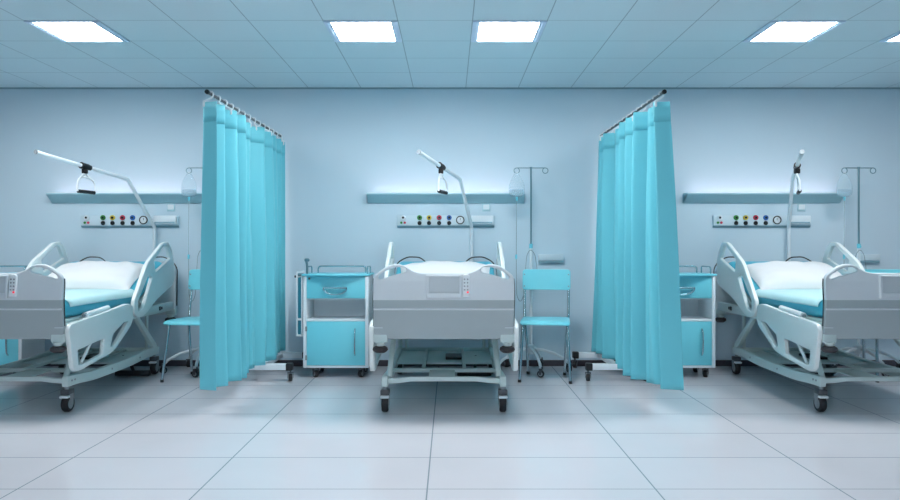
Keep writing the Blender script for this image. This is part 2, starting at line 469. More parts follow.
# footboard and headboard
half = [(0.0, 0.927), (0.155, 0.927), (0.201, 0.940), (0.233, 0.959), (0.284, 0.979), (0.335, 0.979), (0.387, 0.962), (0.457, 0.908), (0.462, 0.86), (0.460, 0.54), (0.448, 0.500)]
rad = [0, .05, .05, .05, .04, .04, .05, .03, .02, .05, .02]
slot = round_poly([(.243, .953), (.259, .966), (.310, .967), (.361, .951), (.412, .923), (.433, .899), (.419, .886), (.361, .908), (.284, .927), (.248, .936)], .012)
half = [(x*0.978, z+(0.005 if 0.25 < x < 0.36 else 0)) for x, z in half]
slot = [(x*0.978, z-0.002) for x, z in slot]
def board_outline():
    r = half[1:]; l = [(-x, z) for x, z in reversed(half[1:])]
    return round_poly(off(r+l), rad[1:]+rad[1:][::-1], 4)
def bend_foot(v, y0):
    z = v.z; d = 0.0
    if z > 0.755: d = (z-0.755)*math.tan(math.radians(5))
    else: d = (0.755-z)*math.tan(math.radians(9))
    return (v.x, v.y+d, v.z)
b = mb('plastic').prism(board_outline(), [off(slot), mx_(slot)], 'XZ', 4.765, 0.034, 0.008, 3)
for z in (0.755, 0.6975, 0.690, 0.580, 0.575): b.cut((0, 0, z), (0, 0, 1))
def foot_warp(v):
    y = v.y
    if v.y < 4.76 and 0.6895 < v.z < 0.698: pass
    return bend_foot(v, 4.765)
b.use('plastic2')
for f in b.bm.faces:
    if f.calc_center_median().z < 0.7545: f.material_index = b.cur
b.warp(foot_warp)
foot = bb(b, 'footboard', smooth=25)
def fy(z): return 4.748 + ((z-0.755)*math.tan(math.radians(5)) if z > 0.755 else (0.755-z)*math.tan(math.radians(9)))
# moulded ledges on the lower half
b = mb('plastic')
b.prism([(fy(0.700)+0.002, 0.703), (fy(0.700)-0.005, 0.699), (fy(0.690)-0.004, 0.692), (fy(0.690)+0.002, 0.689)], (), 'YZ', BX, 0.895)
for sx in (-1, 1): b.box(BX+sx*0.42-0.028, fy(0.578)-0.003, 0.573, BX+sx*0.42+0.028, fy(0.578)+0.004, 0.578, 0.001, 1)
b.build('moulded_ledge', None, foot, BO)
# document frame
b = mb('plastic').prism(off(rect(-0.112, 0.768, 0.112, 0.915)), [off(rect(-0.094, 0.800, 0.098, 0.902))], 'XZ', 4.745, 0.036, 0.005, 2)
b.warp(lambda v: (v.x, v.y+(v.z-0.755)*math.tan(math.radians(5)), v.z))
b.build('card_frame', None, foot, BO)
b = mb('card_shade').box(BX-0.0935, 4.7375, 0.8005, BX+0.0975, 4.7475, 0.9015)  # darker plate, the shade of the recess put into its colour
b.warp(lambda v: (v.x, v.y+(v.z-0.755)*math.tan(math.radians(5)), v.z))
b.build('recess_shade_plate', None, foot, BO, 1)
# dark strip standing in for shade on the side edges
for sx in (-1, 1):
    mb('gasket_shade').tube([(BX+sx*0.449, 4.790, 0.585), (BX+sx*0.451, 4.779, 0.755), (BX+sx*0.451, 4.787, 0.86), (BX+sx*0.448, 4.790, 0.890)], 0.006, 8).build('edge_gasket_shade', None, foot, BO)
# brackets and bumpers under each corner, at both ends
for yy in (4.79, 6.72):
    for sx in (-1, 1):
        x = BX+sx*0.408
        k = mb('steel').box(x-0.045, yy-0.008, 0.478, x+0.045, yy+0.05, 0.535, 0.008).cyl((x, yy, 0.482), (x, yy, 0.455), 0.034, 0.022)
        kb = bb(k, 'bumper_bracket')
        mb('bumper').lathe([(0.001, 0.412), (0.028, 0.414), (0.044, 0.424), (0.050, 0.434), (0.046, 0.448), (0.030, 0.457), (0.001, 0.458)], (x, yy, 0), 'Z', 24).build('bumper_disc', None, kb, BO)
# headboard
b = mb('plastic').prism([(x, z-0.02) for x, z in board_outline()], [[(x, z-0.02) for x, z in off(slot)], [(x, z-0.02) for x, z in mx_(slot)]], 'XZ', 6.735, 0.03, 0.007, 3)
head = bb(b, 'headboard')
for sx in (-1, 1):
    mb('gasket_shade').tube(fillet([(BX+sx*0.458, 6.735, 0.56), (BX+sx*0.462, 6.735, 0.90), (BX+sx*0.425, 6.735, 0.955), (BX+sx*0.395, 6.735, 0.975), (BX+sx*0.34, 6.735, 1.002), (BX+sx*0.23, 6.735, 0.998), (BX+sx*0.18, 6.735, 0.955)], .05), 0.0055, 8).build('edge_gasket_shade', None, head, BO)

# side rails
H_OUT = [(6.464, 1.138), (6.358, 1.127), (6.033, .970), (5.816, .725), (5.770, .666), (5.789, .568), (5.854, .537), (5.932, .538), (6.013, .559), (6.202, .650), (6.570, .756), (6.625, .816), (6.610, .958), (6.545, 1.075)]
H_RAD = [.02, .02, .06, .05, .03, .02, .02, .02, .04, .1, .03, .03, .05, .04]
H_H1 = [(6.448, 1.100), (6.395, 1.108), (6.165, .985), (6.190, .882), (6.525, .990)]
H_H2 = [(6.128, .842), (6.056, .872), (5.846, .668), (5.850, .585), (5.950, .605)]
F_OUT = [(5.741, .645), (5.649, .663), (5.248, .628), (4.873, .603), (4.807, .592), (4.784, .560), (4.836, .306), (4.870, .280), (4.939, .276), (5.385, .327), (5.441, .343), (5.709, .483), (5.755, .535)]
F_RAD = [.03, .03, .05, .03, .03, .03, .03, .02, .03, .04, .04, .05, .03]
F_H1 = [(5.672, .528), (5.590, .526), (5.405, .456), (5.378, .376), (5.430, .368)]
F_H2 = [(5.275, .444), (5.211, .442), (4.895, .414), (4.912, .316), (4.970, .312), (5.255, .342)]
for sx in (-1, 1):
    x = BX+sx*0.467
    b = mb('rail').prism(round_poly(H_OUT, H_RAD), [round_poly(H_H1, .012), round_poly(H_H2, .015)], 'YZ', x, 0.032, 0.007, 3)
    r = bb(b, 'head_side_rail')
    g = mb('rail').tube(fillet([(6.56, 0, .955), (6.30, 0, .875), (6.10, 0, .76), (5.93, 0, .57)], .15, 6), 0.008, 8)
    g.warp(lambda v: (x+sx*0.014, v.x, v.z)); g.build('moulded_rib', None, r, BO)
    bb(mb('steel').box(x-sx*0.03-0.010, 5.86, 0.55, x-sx*0.03+0.010, 5.93, 0.70, 0.004), 'rail_bracket')
    bb(mb('steel').box(x-sx*0.03-0.010, 6.20, 0.64, x-sx*0.03+0.010, 6.26, 0.80, 0.004), 'rail_bracket')
    b = mb('rail').prism(round_poly(F_OUT, F_RAD), [round_poly(F_H1, .010), round_poly(F_H2, .010)], 'YZ', x, 0.032, 0.007, 3)
    r = bb(b, 'foot_side_rail')
    mb('rail').tube([(x, 5.10, .437), (x, 4.97, .322)], 0.010, 8).build('rail_bar', None, r, BO)
    for ya in (5.02, 5.44): bb(mb('steel').box(x-sx*0.03-0.008, ya, 0.44, x-sx*0.03+0.008, ya+0.06, 0.58, 0.004), 'rail_bracket')

# handset hooked on the footboard
b = mb('whiteplastic').prism(round_poly(off(rect(0.119, 0.778, 0.166, 0.920)), [.006, .006, .022, .022]), (), 'XZ', 4.744, 0.022, 0.005, 2)
b.warp(lambda v: (v.x, v.y+(v.z-0.755)*math.tan(math.radians(5)), v.z))
hs = bb(b, 'control_handset')
def hy(z): return 4.7325+(z-0.755)*math.tan(math.radians(5))
b = mb('grey')
for i in range(2):
    for j in range(4):
        z = 0.822+j*0.022
        b.cyl((BX+0.133+i*0.019, hy(z)+0.002, z), (BX+0.133+i*0.019, hy(z)-0.0025, z), 0.0052, seg=10)
b.build('keypad', None, hs, BO)
mb('led').cyl((BX+0.153, hy(0.806)+0.002, 0.806), (BX+0.153, hy(0.806)-0.003, 0.806), 0.006, seg=12).build('red_button', None, hs, BO)

# lifting pole with trapeze grip
pole_pts = [(0.197, 6.785, 0.50), (0.197, 6.785, 1.27), (0.087, 6.47, 1.682), (-0.234, 5.618, 1.809)]
lp = bb(mb('white').tube(fillet(pole_pts, 0.022, 6), 0.0155, 14), 'lifting_pole')
d = (Vector(pole_pts[3])-Vector(pole_pts[2])).normalized(); e = Vector(pole_pts[3])
mb('grey').cyl(e-d*0.002, e+d*0.006, 0.0172, seg=14).build('end_cap', None, lp, BO)
mb('steel').box(0.197-0.035, 6.70, 0.515, 0.197+0.035, 6.81, 0.56, 0.006).box(0.197-0.03, 6.755, 0.66, 0.197+0.03, 6.81, 0.70, 0.006).build('pole_bracket', None, lp, BO)
c0 = Vector(pole_pts[2]).lerp(Vector(pole_pts[3]), 0.50)
b = mb('black').cyl(c0-d*0.030, c0+d*0.030, 0.026, seg=16).cyl(c0-d*0.055, c0-d*0.03, 0.022, seg=16).cyl(c0+d*0.032, c0+d*0.04, 0.027, seg=16)
b.box(c0.x-0.02, c0.y-0.02, c0.z-0.058, c0.x+0.02, c0.y+0.02, c0.z-0.02, 0.006)
b.build('pole_clamp', None, lp, BO)
h1, h2 = Vector((-0.091, 5.958, 1.540)), Vector((-0.028, 6.119, 1.536)); hm = (h1+h2)/2; hd = (h2-h1).normalized()
top = Vector((c0.x, c0.y, c0.z-0.06)); W = 0.085
b = mb('white').tube(fillet([h1, h1+Vector((0, 0, 0.085)), top-hd*0.025+Vector((0, 0, -0.012)), top-hd*0.012, top+hd*0.012, top+hd*0.025+Vector((0, 0, -0.012)), h2+Vector((0, 0, 0.085)), h2], 0.035, 6), 0.0075, 10)
b.tube([top-hd*0.040+Vector((0, 0, -0.03)), top+hd*0.040+Vector((0, 0, -0.03))], 0.006, 8)
b.cyl(top+Vector((0, 0, -0.03)), top+Vector((0, 0, 0.01)), 0.008, seg=10)
b.use('black').cyl(h1+hd*0.006, h2-hd*0.006, 0.0150, seg=16)
b.build('trapeze_grip', None, lp, BO)

bays(bed, 'grey and white hospital bed at left, cut off by the photo edge',
     'grey and white hospital bed in the middle, seen straight from its foot end',
     'grey and white hospital bed at right, cut off by the photo edge')

# ------------------------------------------------------------------ mattress and pillow
def mattress_mesh(hw, th, y0, s_len, lift=0.0, inset=0.0, bow=0.02):
    """Sweep of a rounded-rectangle section along the bed's profile."""
    path = []
    n1, n2 = 16, 14
    for i in range(n1+1): path.append((y0+(5.86-y0)*i/n1, 0.622, 0.0))
    for i in range(1, 6):
        a = A*i/5; R = 0.09/math.tan(A/2)
        path.append((5.86+R*math.sin(a), 0.622+R*(1-math.cos(a)), a))
    yb, zb, _ = path[-1]
    for i in range(1, n2+1): path.append((yb+s_len*i/n2*math.cos(A), zb+s_len*i/n2*math.sin(A), A))
    return path
def sweep(b, path, section, cap_round):
    t = bmesh.new(); rings = []
    n = len(path)
    for i, (y, z, a) in enumerate(path):
        e = min(i, n-1-i); k = 1.0
        if cap_round and e < 3: k = (0.80, 0.93, 0.985)[e]
        ring = []
        for (u, v) in section:
            vm = 0.06; vv = vm+(v-vm)*k; uu = u*(1-(1-k)*0.12)
            ring.append(t.verts.new((BX+uu, y-vv*math.sin(a), z+vv*math.cos(a))))
        rings.append(ring)
    m = len(section)
    for Ra, Rb in zip(rings, rings[1:]):
        for j in range(m): t.faces.new((Ra[j], Ra[(j+1) % m], Rb[(j+1) % m], Rb[j]))
    t.faces.new(rings[0]); t.faces.new(rings[-1])
    bmesh.ops.recalc_face_normals(t, faces=list(t.faces))
    return b._merge(t)
def rr_section(hw, z0, z1, r, n=6):
    pts = []
    for cx, cz, a0 in ((hw-r, z1-r, 0), (-hw+r, z1-r, 90), (-hw+r, z0+r, 180), (hw-r, z0+r, 270)):
        for j in range(n+1):
            a = math.radians(a0+90*j/n); pts.append((cx+r*math.cos(a), cz+r*math.sin(a)))
    return pts
MO = (BX, 5.75, 0.622)
mt = thing('mattress', MO, '', 'mattress', 'teal mattresses on the beds')
path = mattress_mesh(0.42, 0.12, 4.845, 0.575)
b = mb('mattress'); sweep(b, path, rr_section(0.42, 0.001, 0.125, 0.05), True); b.build('cover', None, mt, MO, 60)
# pale layer painting the light on the flat mattress top, wrapped over the edges
b = mb('lit_top'); t = bmesh.new(); rings = []
shp = [(y, z, a) for (y, z, a) in path[1:20]]
prof = [(-0.424, 0.076), (-0.4235, 0.085)] + [(-0.374+0.050*math.cos(math.radians(q)), 0.0770+0.0505*math.sin(math.radians(q))) for q in (165, 150, 135, 120, 105, 90)]
prof = prof + [(-0.25, 0.1285), (0, 0.1290), (0.25, 0.1285)] + [(-x, z) for x, z in reversed(prof)]
for i, (y, z, a) in enumerate(shp):
    rings.append([t.verts.new((BX+u, y-v*math.sin(a), z+v*math.cos(a)+0.0012*math.sin(i*1.7+j*2.1)*(1 if abs(u) < 0.36 else 0))) for j, (u, v) in enumerate(prof)])
for Ra, Rb in zip(rings, rings[1:]):
    for j in range(len(prof)-1): t.faces.new((Ra[j], Ra[j+1], Rb[j+1], Rb[j]))
bmesh.ops.recalc_face_normals(t, faces=list(t.faces))
b._merge(t)
sh = b.build('lit_top', None, mt, MO, 60)
md = sh.modifiers.new('thickness', 'SOLIDIFY'); md.thickness = 0.0015; md.offset = 1
bays(mt, 'teal mattress with its lit top painted pale aqua, on the left bed',
     'teal mattress with its lit top painted pale aqua, on the middle bed behind its footboard',
     'teal mattress with its lit top painted pale aqua, on the right bed')

PO_s = 0.245
def pillow():
    py, pz = slope(PO_s, 0.131)
    O = (BX, py, pz)
    t = bmesh.new(); nu, nv = 36, 24; hw, hh, th = 0.385, 0.245, 0.108
    top = {}; bot = {}
    for i in range(nu+1):
        for j in range(nv+1):
            u, v = -1+2*i/nu, -1+2*j/nv
            f = ((1-abs(u)**3.2)**0.55)*((1-abs(v)**2.6)**0.55) if abs(u) < 1 and abs(v) < 1 else 0
            pin = 1-0.05*(1-abs(v)**2)*abs(u)**2; pin2 = 1-0.09*(1-abs(u)**2)*abs(v)**2
            x, y = u*hw*pin, v*hh*pin2
            wr = 0.006*math.sin(7*u+3*v+1.0)*f + 0.005*math.sin(15*u*v+4*u)*f + 0.012*math.exp(-((abs(u)-0.85)**2+(v+0.7)**2)/0.03)*math.sin(20*(u-v))*f
            zt = th*f*0.94+wr; zb = -th*0.05*f
            e = (i in (0, nu)) or (j in (0, nv))
            top[i, j] = t.verts.new((x, y, zt))
            bot[i, j] = top[i, j] if e else t.verts.new((x, y, zb))
    for i in range(nu):
        for j in range(nv):
            t.faces.new((top[i, j], top[i+1, j], top[i+1, j+1], top[i, j+1]))
            try: t.faces.new((bot[i, j], bot[i, j+1], bot[i+1, j+1], bot[i+1, j]))
            except ValueError: pass
    bmesh.ops.recalc_face_normals(t, faces=list(t.faces))
    b = mb('pillow'); b._merge(t, Matrix.Translation((0, 0, 0.009)))
    b.warp(lambda v: Matrix.Rotation(A, 3, 'X') @ v)
    o = b.build('pillow', None, None, (0, 0, 0), 80)
    o.location = O
    tag(o, '', 'pillow', 'white pillows on the beds')
    return o
bays(pillow(), 'white pillow on the raised head end of the left bed',
     'white pillow on the middle bed, showing above its footboard',
     'white pillow on the raised head end of the right bed')

# ------------------------------------------------------------------ bed head lamp rail
LO = ((-0.752+0.676)/2, WALL_Y, 1.494)
x0, x1 = -0.752, 0.676
wl = thing('wall_lamp', LO, '', 'wall lamp', 'long wall lamps above the beds')
prof = [(WALL_Y-0.001, 1.492), (WALL_Y-0.014, 1.492), (WALL_Y-0.122, 1.566), (WALL_Y-0.122, 1.580), (WALL_Y-0.110, 1.580), (WALL_Y-0.104, 1.560), (WALL_Y-0.001, 1.545)]
mb('lampbody').prism(prof, (), 'YZ', (x0+x1)/2, x1-x0).build('lamp_body', None, wl, LO)
b = mb('lampbody')
for x in (x0+0.003, x1-0.003): b.prism([(WALL_Y-0.001, 1.492), (WALL_Y-0.014, 1.492), (WALL_Y-0.122, 1.566), (WALL_Y-0.122, 1.581), (WALL_Y-0.001, 1.581)], (), 'YZ', x, 0.006)
b.build('end_cap', None, wl, LO)
mb('white').box(x0+0.006, WALL_Y-0.1225, 1.578, x1-0.006, WALL_Y-0.110, 1.583, 0.001, 1).build('front_lip', None, wl, LO)
mb('striplight').box(x0+0.05, WALL_Y-0.100, 1.5625, x1-0.05, WALL_Y-0.060, 1.569).build('strip_light', None, wl, LO)
bays(wl, 'long pale blue wall lamp above the left bed', 'long pale blue wall lamp above the middle bed', 'long pale blue wall lamp above the right bed')

# ------------------------------------------------------------------ medical gas panel
def wx(px): return (px-450)*WALL_Y/FPX
def wz(py): return EYE-(py-HORIZON)*WALL_Y/FPX
GO = (wx(445), WALL_Y, wz(222))
gp = thing('medical_gas_panel', GO, '', 'medical panel', 'medical gas panels above the beds')
gx0, gx1, gz0, gz1 = wx(397.5), wx(494.3), wz(227.6), wz(215.6)
mb('panel').box(gx0, WALL_Y-0.03, gz0+0.018, gx1, WALL_Y-0.001, gz1, 0.003).build('back_plate', None, gp, GO)
mb('paneldk').prism([(WALL_Y-0.001, gz0), (WALL_Y-0.012, gz0), (WALL_Y-0.030, gz0+0.018), (WALL_Y-0.001, gz0+0.018)], (), 'YZ', (gx0+gx1)/2, gx1-gx0).build('lower_bevel', None, gp, GO)
Y0 = WALL_Y-0.030
for px, key in ((419.7, 'green'), (429.2, 'yellow'), (439.2, 'red'), (449.2, 'blue')):
    x, z = wx(px), wz(217.8)
    b = mb(key).lathe([(0.001, 0.001), (0.023, 0.001), (0.023, -0.010), (0.020, -0.014), (0.012, -0.014), (0.011, -0.008), (0.001, -0.008)], (x, Y0, z), 'Y', 24)
    o = b.build('gas_outlet', None, gp, GO); o['label'] = key+' gas outlet'
    mb('black').cyl((x, Y0-0.005, z), (x, Y0-0.016, z), 0.0105, seg=16).build('outlet_core', None, o, GO)
    z = wz(223.2)
    mb('black').lathe([(0.001, 0.001), (0.019, 0.001), (0.019, -0.008), (0.015, -0.012), (0.001, -0.012)], (x, Y0, z), 'Y', 20).build('outlet_cap', None, gp, GO)
x, z = wx(403.4), wz(217.8)
o = mb('white').lathe([(0.001, 0.001), (0.024, 0.001), (0.024, -0.010), (0.020, -0.014), (0.001, -0.014)], (x, Y0, z), 'Y', 24).build('round_socket', None, gp, GO)
mb('black').cyl((x-0.001, Y0-0.010, z), (x-0.001, Y0-0.017, z), 0.010, seg=14).build('socket_core', None, o, GO)
mb('green').cyl((wx(401.6), Y0+0.001, wz(222.8)), (wx(401.6), Y0-0.008, wz(222.8)), 0.011, seg=14).build('green_indicator', None, gp, GO)
mb('red').cyl((wx(405.0), Y0+0.001, wz(222.8)), (wx(405.0), Y0-0.008, wz(222.8)), 0.011, seg=14).build('red_indicator', None, gp, GO)
x, z = wx(460.2), wz(220.2)
o = mb('whiteplastic').lathe([(0.001, 0.001), (0.040, 0.001), (0.040, -0.006), (0.034, -0.010), (0.001, -0.010)], (x, Y0, z), 'Y', 32).build('pressure_gauge', None, gp, GO)
mb('black').lathe([(0.030, -0.004), (0.0385, -0.004), (0.0385, -0.014), (0.030, -0.014), (0.030, -0.004)], (x, Y0, z), 'Y', 32).build('gauge_ring', None, o, GO)
mb('black').box(x-0.002, Y0-0.012, z-0.002, x+0.002, Y0-0.009, z+0.020).build('gauge_needle', None, o, GO)
o = mb('white').box(wx(471), Y0-0.028, wz(224.2), wx(493), Y0+0.001, wz(215.9), 0.004).build('socket_cover', None, gp, GO)
mb('paneldk').box(wx(472), Y0-0.030, wz(223.6), wx(492), Y0-0.027, wz(222.0), 0.001, 1).build('cover_slot', None, o, GO)
bays(gp, 'wall panel of coloured gas outlets above the left bed', 'wall panel of coloured gas outlets above the middle bed', 'wall panel of coloured gas outlets above the right bed')

# light switch
SO = (wx(486.2), WALL_Y, wz(207.3))
ls = thing('light_switch', SO, '', 'light switch', 'light switches by the wall lamps')
mb('lampbody').box(wx(482.2), WALL_Y-0.010, wz(211.4), wx(490.2), WALL_Y-0.001, wz(203.4), 0.003).build('switch_plate', None, ls, SO)
mb('white').prism([(WALL_Y-0.009, wz(209.6)), (WALL_Y-0.014, wz(209.6)), (WALL_Y-0.018, wz(204.6)), (WALL_Y-0.009, wz(204.6))], (), 'YZ', wx(486.2), 0.056).build('rocker', None, ls, SO)
bays(ls, 'small white light switch under the lamp of the left bed', 'small white light switch under the lamp of the middle bed', 'small white light switch under the lamp of the right bed')

# small outlet box on the wall by the IV stand
OO = (wx(550.5), WALL_Y, wz(258.4))
ob = thing('wall_outlet_box', OO, '', 'wall outlet', 'small outlet boxes on the wall')
mb('panel').box(wx(538.2), WALL_Y-0.035, wz(260.5), wx(563), WALL_Y-0.001, wz(254.2), 0.004).build('cover', None, ob, OO)
mb('paneldk').box(wx(538.2), WALL_Y-0.028, wz(262.8), wx(563), WALL_Y-0.001, wz(260.5), 0.002).build('lower_bevel', None, ob, OO)
bays(ob, 'small white outlet box on the wall behind the left curtain', 'small white outlet box on the wall above the middle chair', 'small white outlet box on the wall above the right chair')

# ------------------------------------------------------------------ bedside cabinet
CX0, CX1, CY0, CY1 = -1.223, -0.678, 6.20, 6.56
CO = ((CX0+CX1)/2, (CY0+CY1)/2, 0)
cb = thing('bedside_cabinet', CO, '', 'bedside cabinet', 'bedside cabinets by the beds')
def cc(b, name, parent=None, smooth=40): return b.build(name, None, parent or cb, CO, smooth)
S = 0.028
b = mb('white').box(CX0, CY0, 0.085, CX0+S, CY1, 0.8505, 0.003).box(CX1-S, CY0, 0.085, CX1, CY1, 0.8505, 0.003)
b.box(CX0+S, CY0+0.004, 0.085, CX1-S, CY1, 0.103, 0.002).box(CX0+S, CY0+0.004, 0.473, CX1-S, CY1, 0.487, 0.002).box(CX0+S, CY0+0.012, 0.652, CX1-S, CY1, 0.662, 0.001)
b.box(CX0+S, CY1-0.012, 0.10, CX1-S, CY1-0.002, 0.85)
cc(b, 'cabinet_body')
n = 16
outl = [(CX1+0.012, CY1+0.005), (CX0-0.012, CY1+0.005), (CX0-0.012, CY0-0.004)] + [(CX0+(CX1-CX0)*i/n, CY0-0.006-0.055*math.sin(PI*i/n)) for i in range(n+1)] + [(CX1+0.012, CY0-0.004)]
cc(mb('teal').prism(outl, (), 'XY', 0.859, 0.016, 0.004), 'cabinet_top')
dr = cc(mb('teal').box(CX0+S+0.002, CY0+0.002, 0.664, CX1-S-0.002, CY0+0.022, 0.848, 0.002), 'drawer')
hx, hz = (335-450)*6.19/FPX, EYE-(287.8-HORIZON)*6.19/FPX
pts = [(hx-0.100, CY0-0.018, hz), (hx+0.100, CY0-0.018, hz)] + [(hx+0.098*math.cos(a), CY0-0.018, hz-0.056*math.sin(a)) for a in [PI*i/14 for i in range(1, 14)]]
b = mb('rail_chrome').tube(pts, 0.0075, 10, closed=True)
for sx in (-0.085, 0.085): b.cyl((hx+sx, CY0-0.018, hz), (hx+sx, CY0+0.004, hz), 0.005, seg=10)
cc(b, 'drawer_handle', dr)
cc(mb('cap').cyl((CX0+0.052, CY0+0.004, 0.828), (CX0+0.052, CY0-0.006, 0.828), 0.009, seg=14), 'lock', dr)
do = cc(mb('teal').box(CX0+S+0.002, CY0+0.002, 0.106, CX1-S-0.002, CY0+0.022, 0.471, 0.002), 'door')
x = (354.8-450)*6.19/FPX; za, zb = EYE-(329-HORIZON)*6.19/FPX, EYE-(355.5-HORIZON)*6.19/FPX
cc(mb('chrome').tube(fillet([(x, CY0+0.003, za), (x, CY0-0.022, za-0.02), (x, CY0-0.028, (za+zb)/2), (x, CY0-0.022, zb+0.02), (x, CY0+0.003, zb)], .03), 0.0065, 10), 'door_handle', do)
for z in (0.17, 0.41): cc(mb('grey').box(CX0+S-0.010, CY0-0.004, z-0.02, CX0+S+0.006, CY0+0.003, z+0.02, 0.002), 'hinge', do)
# gallery rails
zt, zr = 0.866, 0.924
cc(mb('rail_chrome').tube(fillet([(-1.150, 6.50, zt), (-1.150, 6.50, zr), (-0.735, 6.50, zr), (-0.735, 6.50, zt)], .03), 0.006), 'top_rail')
cc(mb('rail_chrome').tube(fillet([(-0.695, 6.27, zt), (-0.695, 6.27, zr), (-0.695, 6.50, zr), (-0.695, 6.50, zt)], .03), 0.006), 'top_rail')
cc(mb('rail_chrome').tube(fillet([(-1.205, 6.30, zt), (-1.205, 6.30, zr), (-1.205, 6.50, zr), (-1.205, 6.50, zt)], .03), 0.006), 'top_rail')
# folded side table hanging at the left, on a pivot arm
b = mb('white')
for xa, xb, za, zb in ((-1.283, -1.272, 0.345, 0.885), (-1.272, -1.230, 0.480, 0.494), (-1.272, -1.230, 0.345, 0.360), (-1.240, -1.230, 0.345, 0.860)):
    b.box(xa, 6.205, za, xb, 6.235, zb, 0.002)
b.box(-1.283, 6.235, 0.345, -1.276, 6.53, 0.885, 0.002)
tb = cc(b, 'folding_table')
cc(mb('tealdeep').box(-1.2715, 6.225, 0.362, -1.2405, 6.53, 0.478, 0.002).box(-1.2715, 6.225, 0.497, -1.2405, 6.53, 0.835, 0.002), 'table_panel', tb)
cc(mb('cap').cyl((-1.283, 6.22, 0.845), (-1.297, 6.22, 0.845), 0.010, seg=12), 'table_knob', tb)
b = mb('polesteel').box(-1.272, 6.215, 0.850, -1.225, 6.24, 0.872, 0.004)
b.tube(fillet([(-1.198, 6.25, 0.866), (-1.198, 6.25, 0.93), (-1.205, 6.25, 0.972)], .02), 0.010, 12)
b.lathe([(0.001, 0.966), (0.018, 0.970), (0.024, 0.984), (0.016, 0.996), (0.001, 0.998)], (-1.200, 6.25, 0), 'Z', 16)
cc(b, 'pivot_arm')
for x in (-1.127, -0.745):
    for y in (6.25, 6.50): caster(cb, x, y, 0.030, 0.030, 0.0855, CO, fork='cap', yaw=0.7 if x < -1 else -0.5, brake=False)
bays(cb, 'teal and white bedside cabinet half hidden behind the left bed', 'teal and white bedside cabinet beside the middle bed, fully in view', 'teal and white bedside cabinet half hidden behind the right curtain')

# ------------------------------------------------------------------ visitor chair
HO = (0.795, 6.193, 0)
ch = thing('visitor_chair', HO, '', 'chair', 'teal visitor chairs', math.radians(-9))
seat = round_poly([(-0.200, -0.21), (0.200, -0.21), (0.195, 0.18), (-0.195, 0.18)], [.022, .022, .04, .04], 6)
b = mb('tealchair').prism(seat, (), 'XY', 0.487, 0.016, 0.004, 2)
for y in (-0.17, -0.14, -0.10, 0.08): b.cut((0, y, 0), (0, 1, 0))
def sw(v):
    z = v.z
    if v.y < -0.13: z -= 3.0*(v.y+0.13)**2; 
    return (v.x, v.y, z)
b.warp(sw); b.build('seat', None, ch, smooth=50)
bo = round_poly([(-0.205, 0.722), (0.205, 0.722), (0.205, 0.898), (-0.205, 0.898)], .03, 6)
b = mb('tealchair').prism(bo, (), 'XZ', 0.214, 0.013, 0.004, 2)
for x in (-0.14, -0.07, 0, 0.07, 0.14): b.cut((x, 0, 0), (1, 0, 0))
b.warp(lambda v: (v.x, v.y+0.025*(1-(v.x/0.205)**2)+0.12*(v.z-0.72), v.z))
br = b.build('backrest', None, ch, smooth=50)
for sx in (-1, 1):
    for z in (0.755, 0.855): mb('grey').cyl((sx*0.188, 0.210+0.12*(z-0.72), z), (sx*0.188, 0.202+0.12*(z-0.72), z), 0.006, seg=10).build('bolt', None, br)
for sx in (-1, 1):
    LX, LY = 0.202, -0.212
    LEG = mb('chrome').tube(fillet([(sx*0.178, -0.10, 0.470), (sx*0.180, -0.14, 0.462), (sx*0.202, -0.212, 0.004)], .04), 0.0115, 12).build('leg', None, ch)
    mb('rubber').cyl((sx*LX, LY, 0), (sx*LX, LY, 0.022), 0.014, seg=12).build('foot_tip', None, LEG)
    LX, LY = 0.155, 0.190
    LEG = mb('chrome').tube(fillet([(sx*0.188, 0.256, 0.880), (sx*0.188, 0.240, 0.72), (sx*0.186, 0.190, 0.47), (sx*0.165, 0.165, 0.28), (sx*0.155, 0.190, 0.004)], .10), 0.0115, 12).build('leg', None, ch)
    mb('rubber').cyl((sx*LX, LY, 0), (sx*LX, LY, 0.022), 0.014, seg=12).build('foot_tip', None, LEG)
b = mb('chrome')
for sx in (-1, 1): b.tube([(sx*0.178, -0.12, 0.468), (sx*0.184, 0.19, 0.470)], 0.010, 10)
for y in (-0.11, 0.14): b.tube([(-0.18, y, 0.468), (0.18, y, 0.468)], 0.009, 10)
b.build('seat_frame', None, ch)
bays(ch, 'teal chair with chrome legs beside the left curtain, partly hidden by it', 'teal chair with chrome legs right of the middle bed', 'teal chair with chrome legs hidden behind the right bed')

# ------------------------------------------------------------------ IV stand and bag
IX, IY = 0.714, 6.565
IO = (IX, IY, 0)
iv = thing('iv_stand', IO, '', 'IV stand', 'IV stands by the beds')
b = mb('polesteel').cyl((IX, IY, 1.08), (IX, IY, 1.790), 0.0085, seg=14); b.build('upper_pole', None, iv, IO)
mb('white').cyl((IX, IY, 0.16), (IX, IY, 1.10), 0.0125, seg=16).build('lower_pole', None, iv, IO)
mb('teal').cyl((IX, IY, 1.080), (IX, IY, 1.120), 0.016, seg=16).cyl((IX, IY-0.03, 1.095), (IX, IY, 1.095), 0.009, seg=10).build('height_clamp', None, iv, IO)
def ring(cx, cz, r, a0, a1, n=22): return [(cx+r*math.cos(math.radians(a0+(a1-a0)*i/n)), IY, cz+r*math.sin(math.radians(a0+(a1-a0)*i/n))) for i in range(n+1)]
b = mb('polesteel').tube([(IX-0.125, IY, 1.788), (IX+0.125, IY, 1.788)], 0.0042, 8)
b.tube(ring(IX-0.126, 1.764, 0.024, 90, 420), 0.0040, 8)
b.tube(ring(IX+0.126, 1.764, 0.024, 90, -240), 0.0040, 8)
b.cyl((IX, IY, 1.780), (IX, IY, 1.796), 0.011, seg=12)
b.build('hook_bar', None, iv, IO)
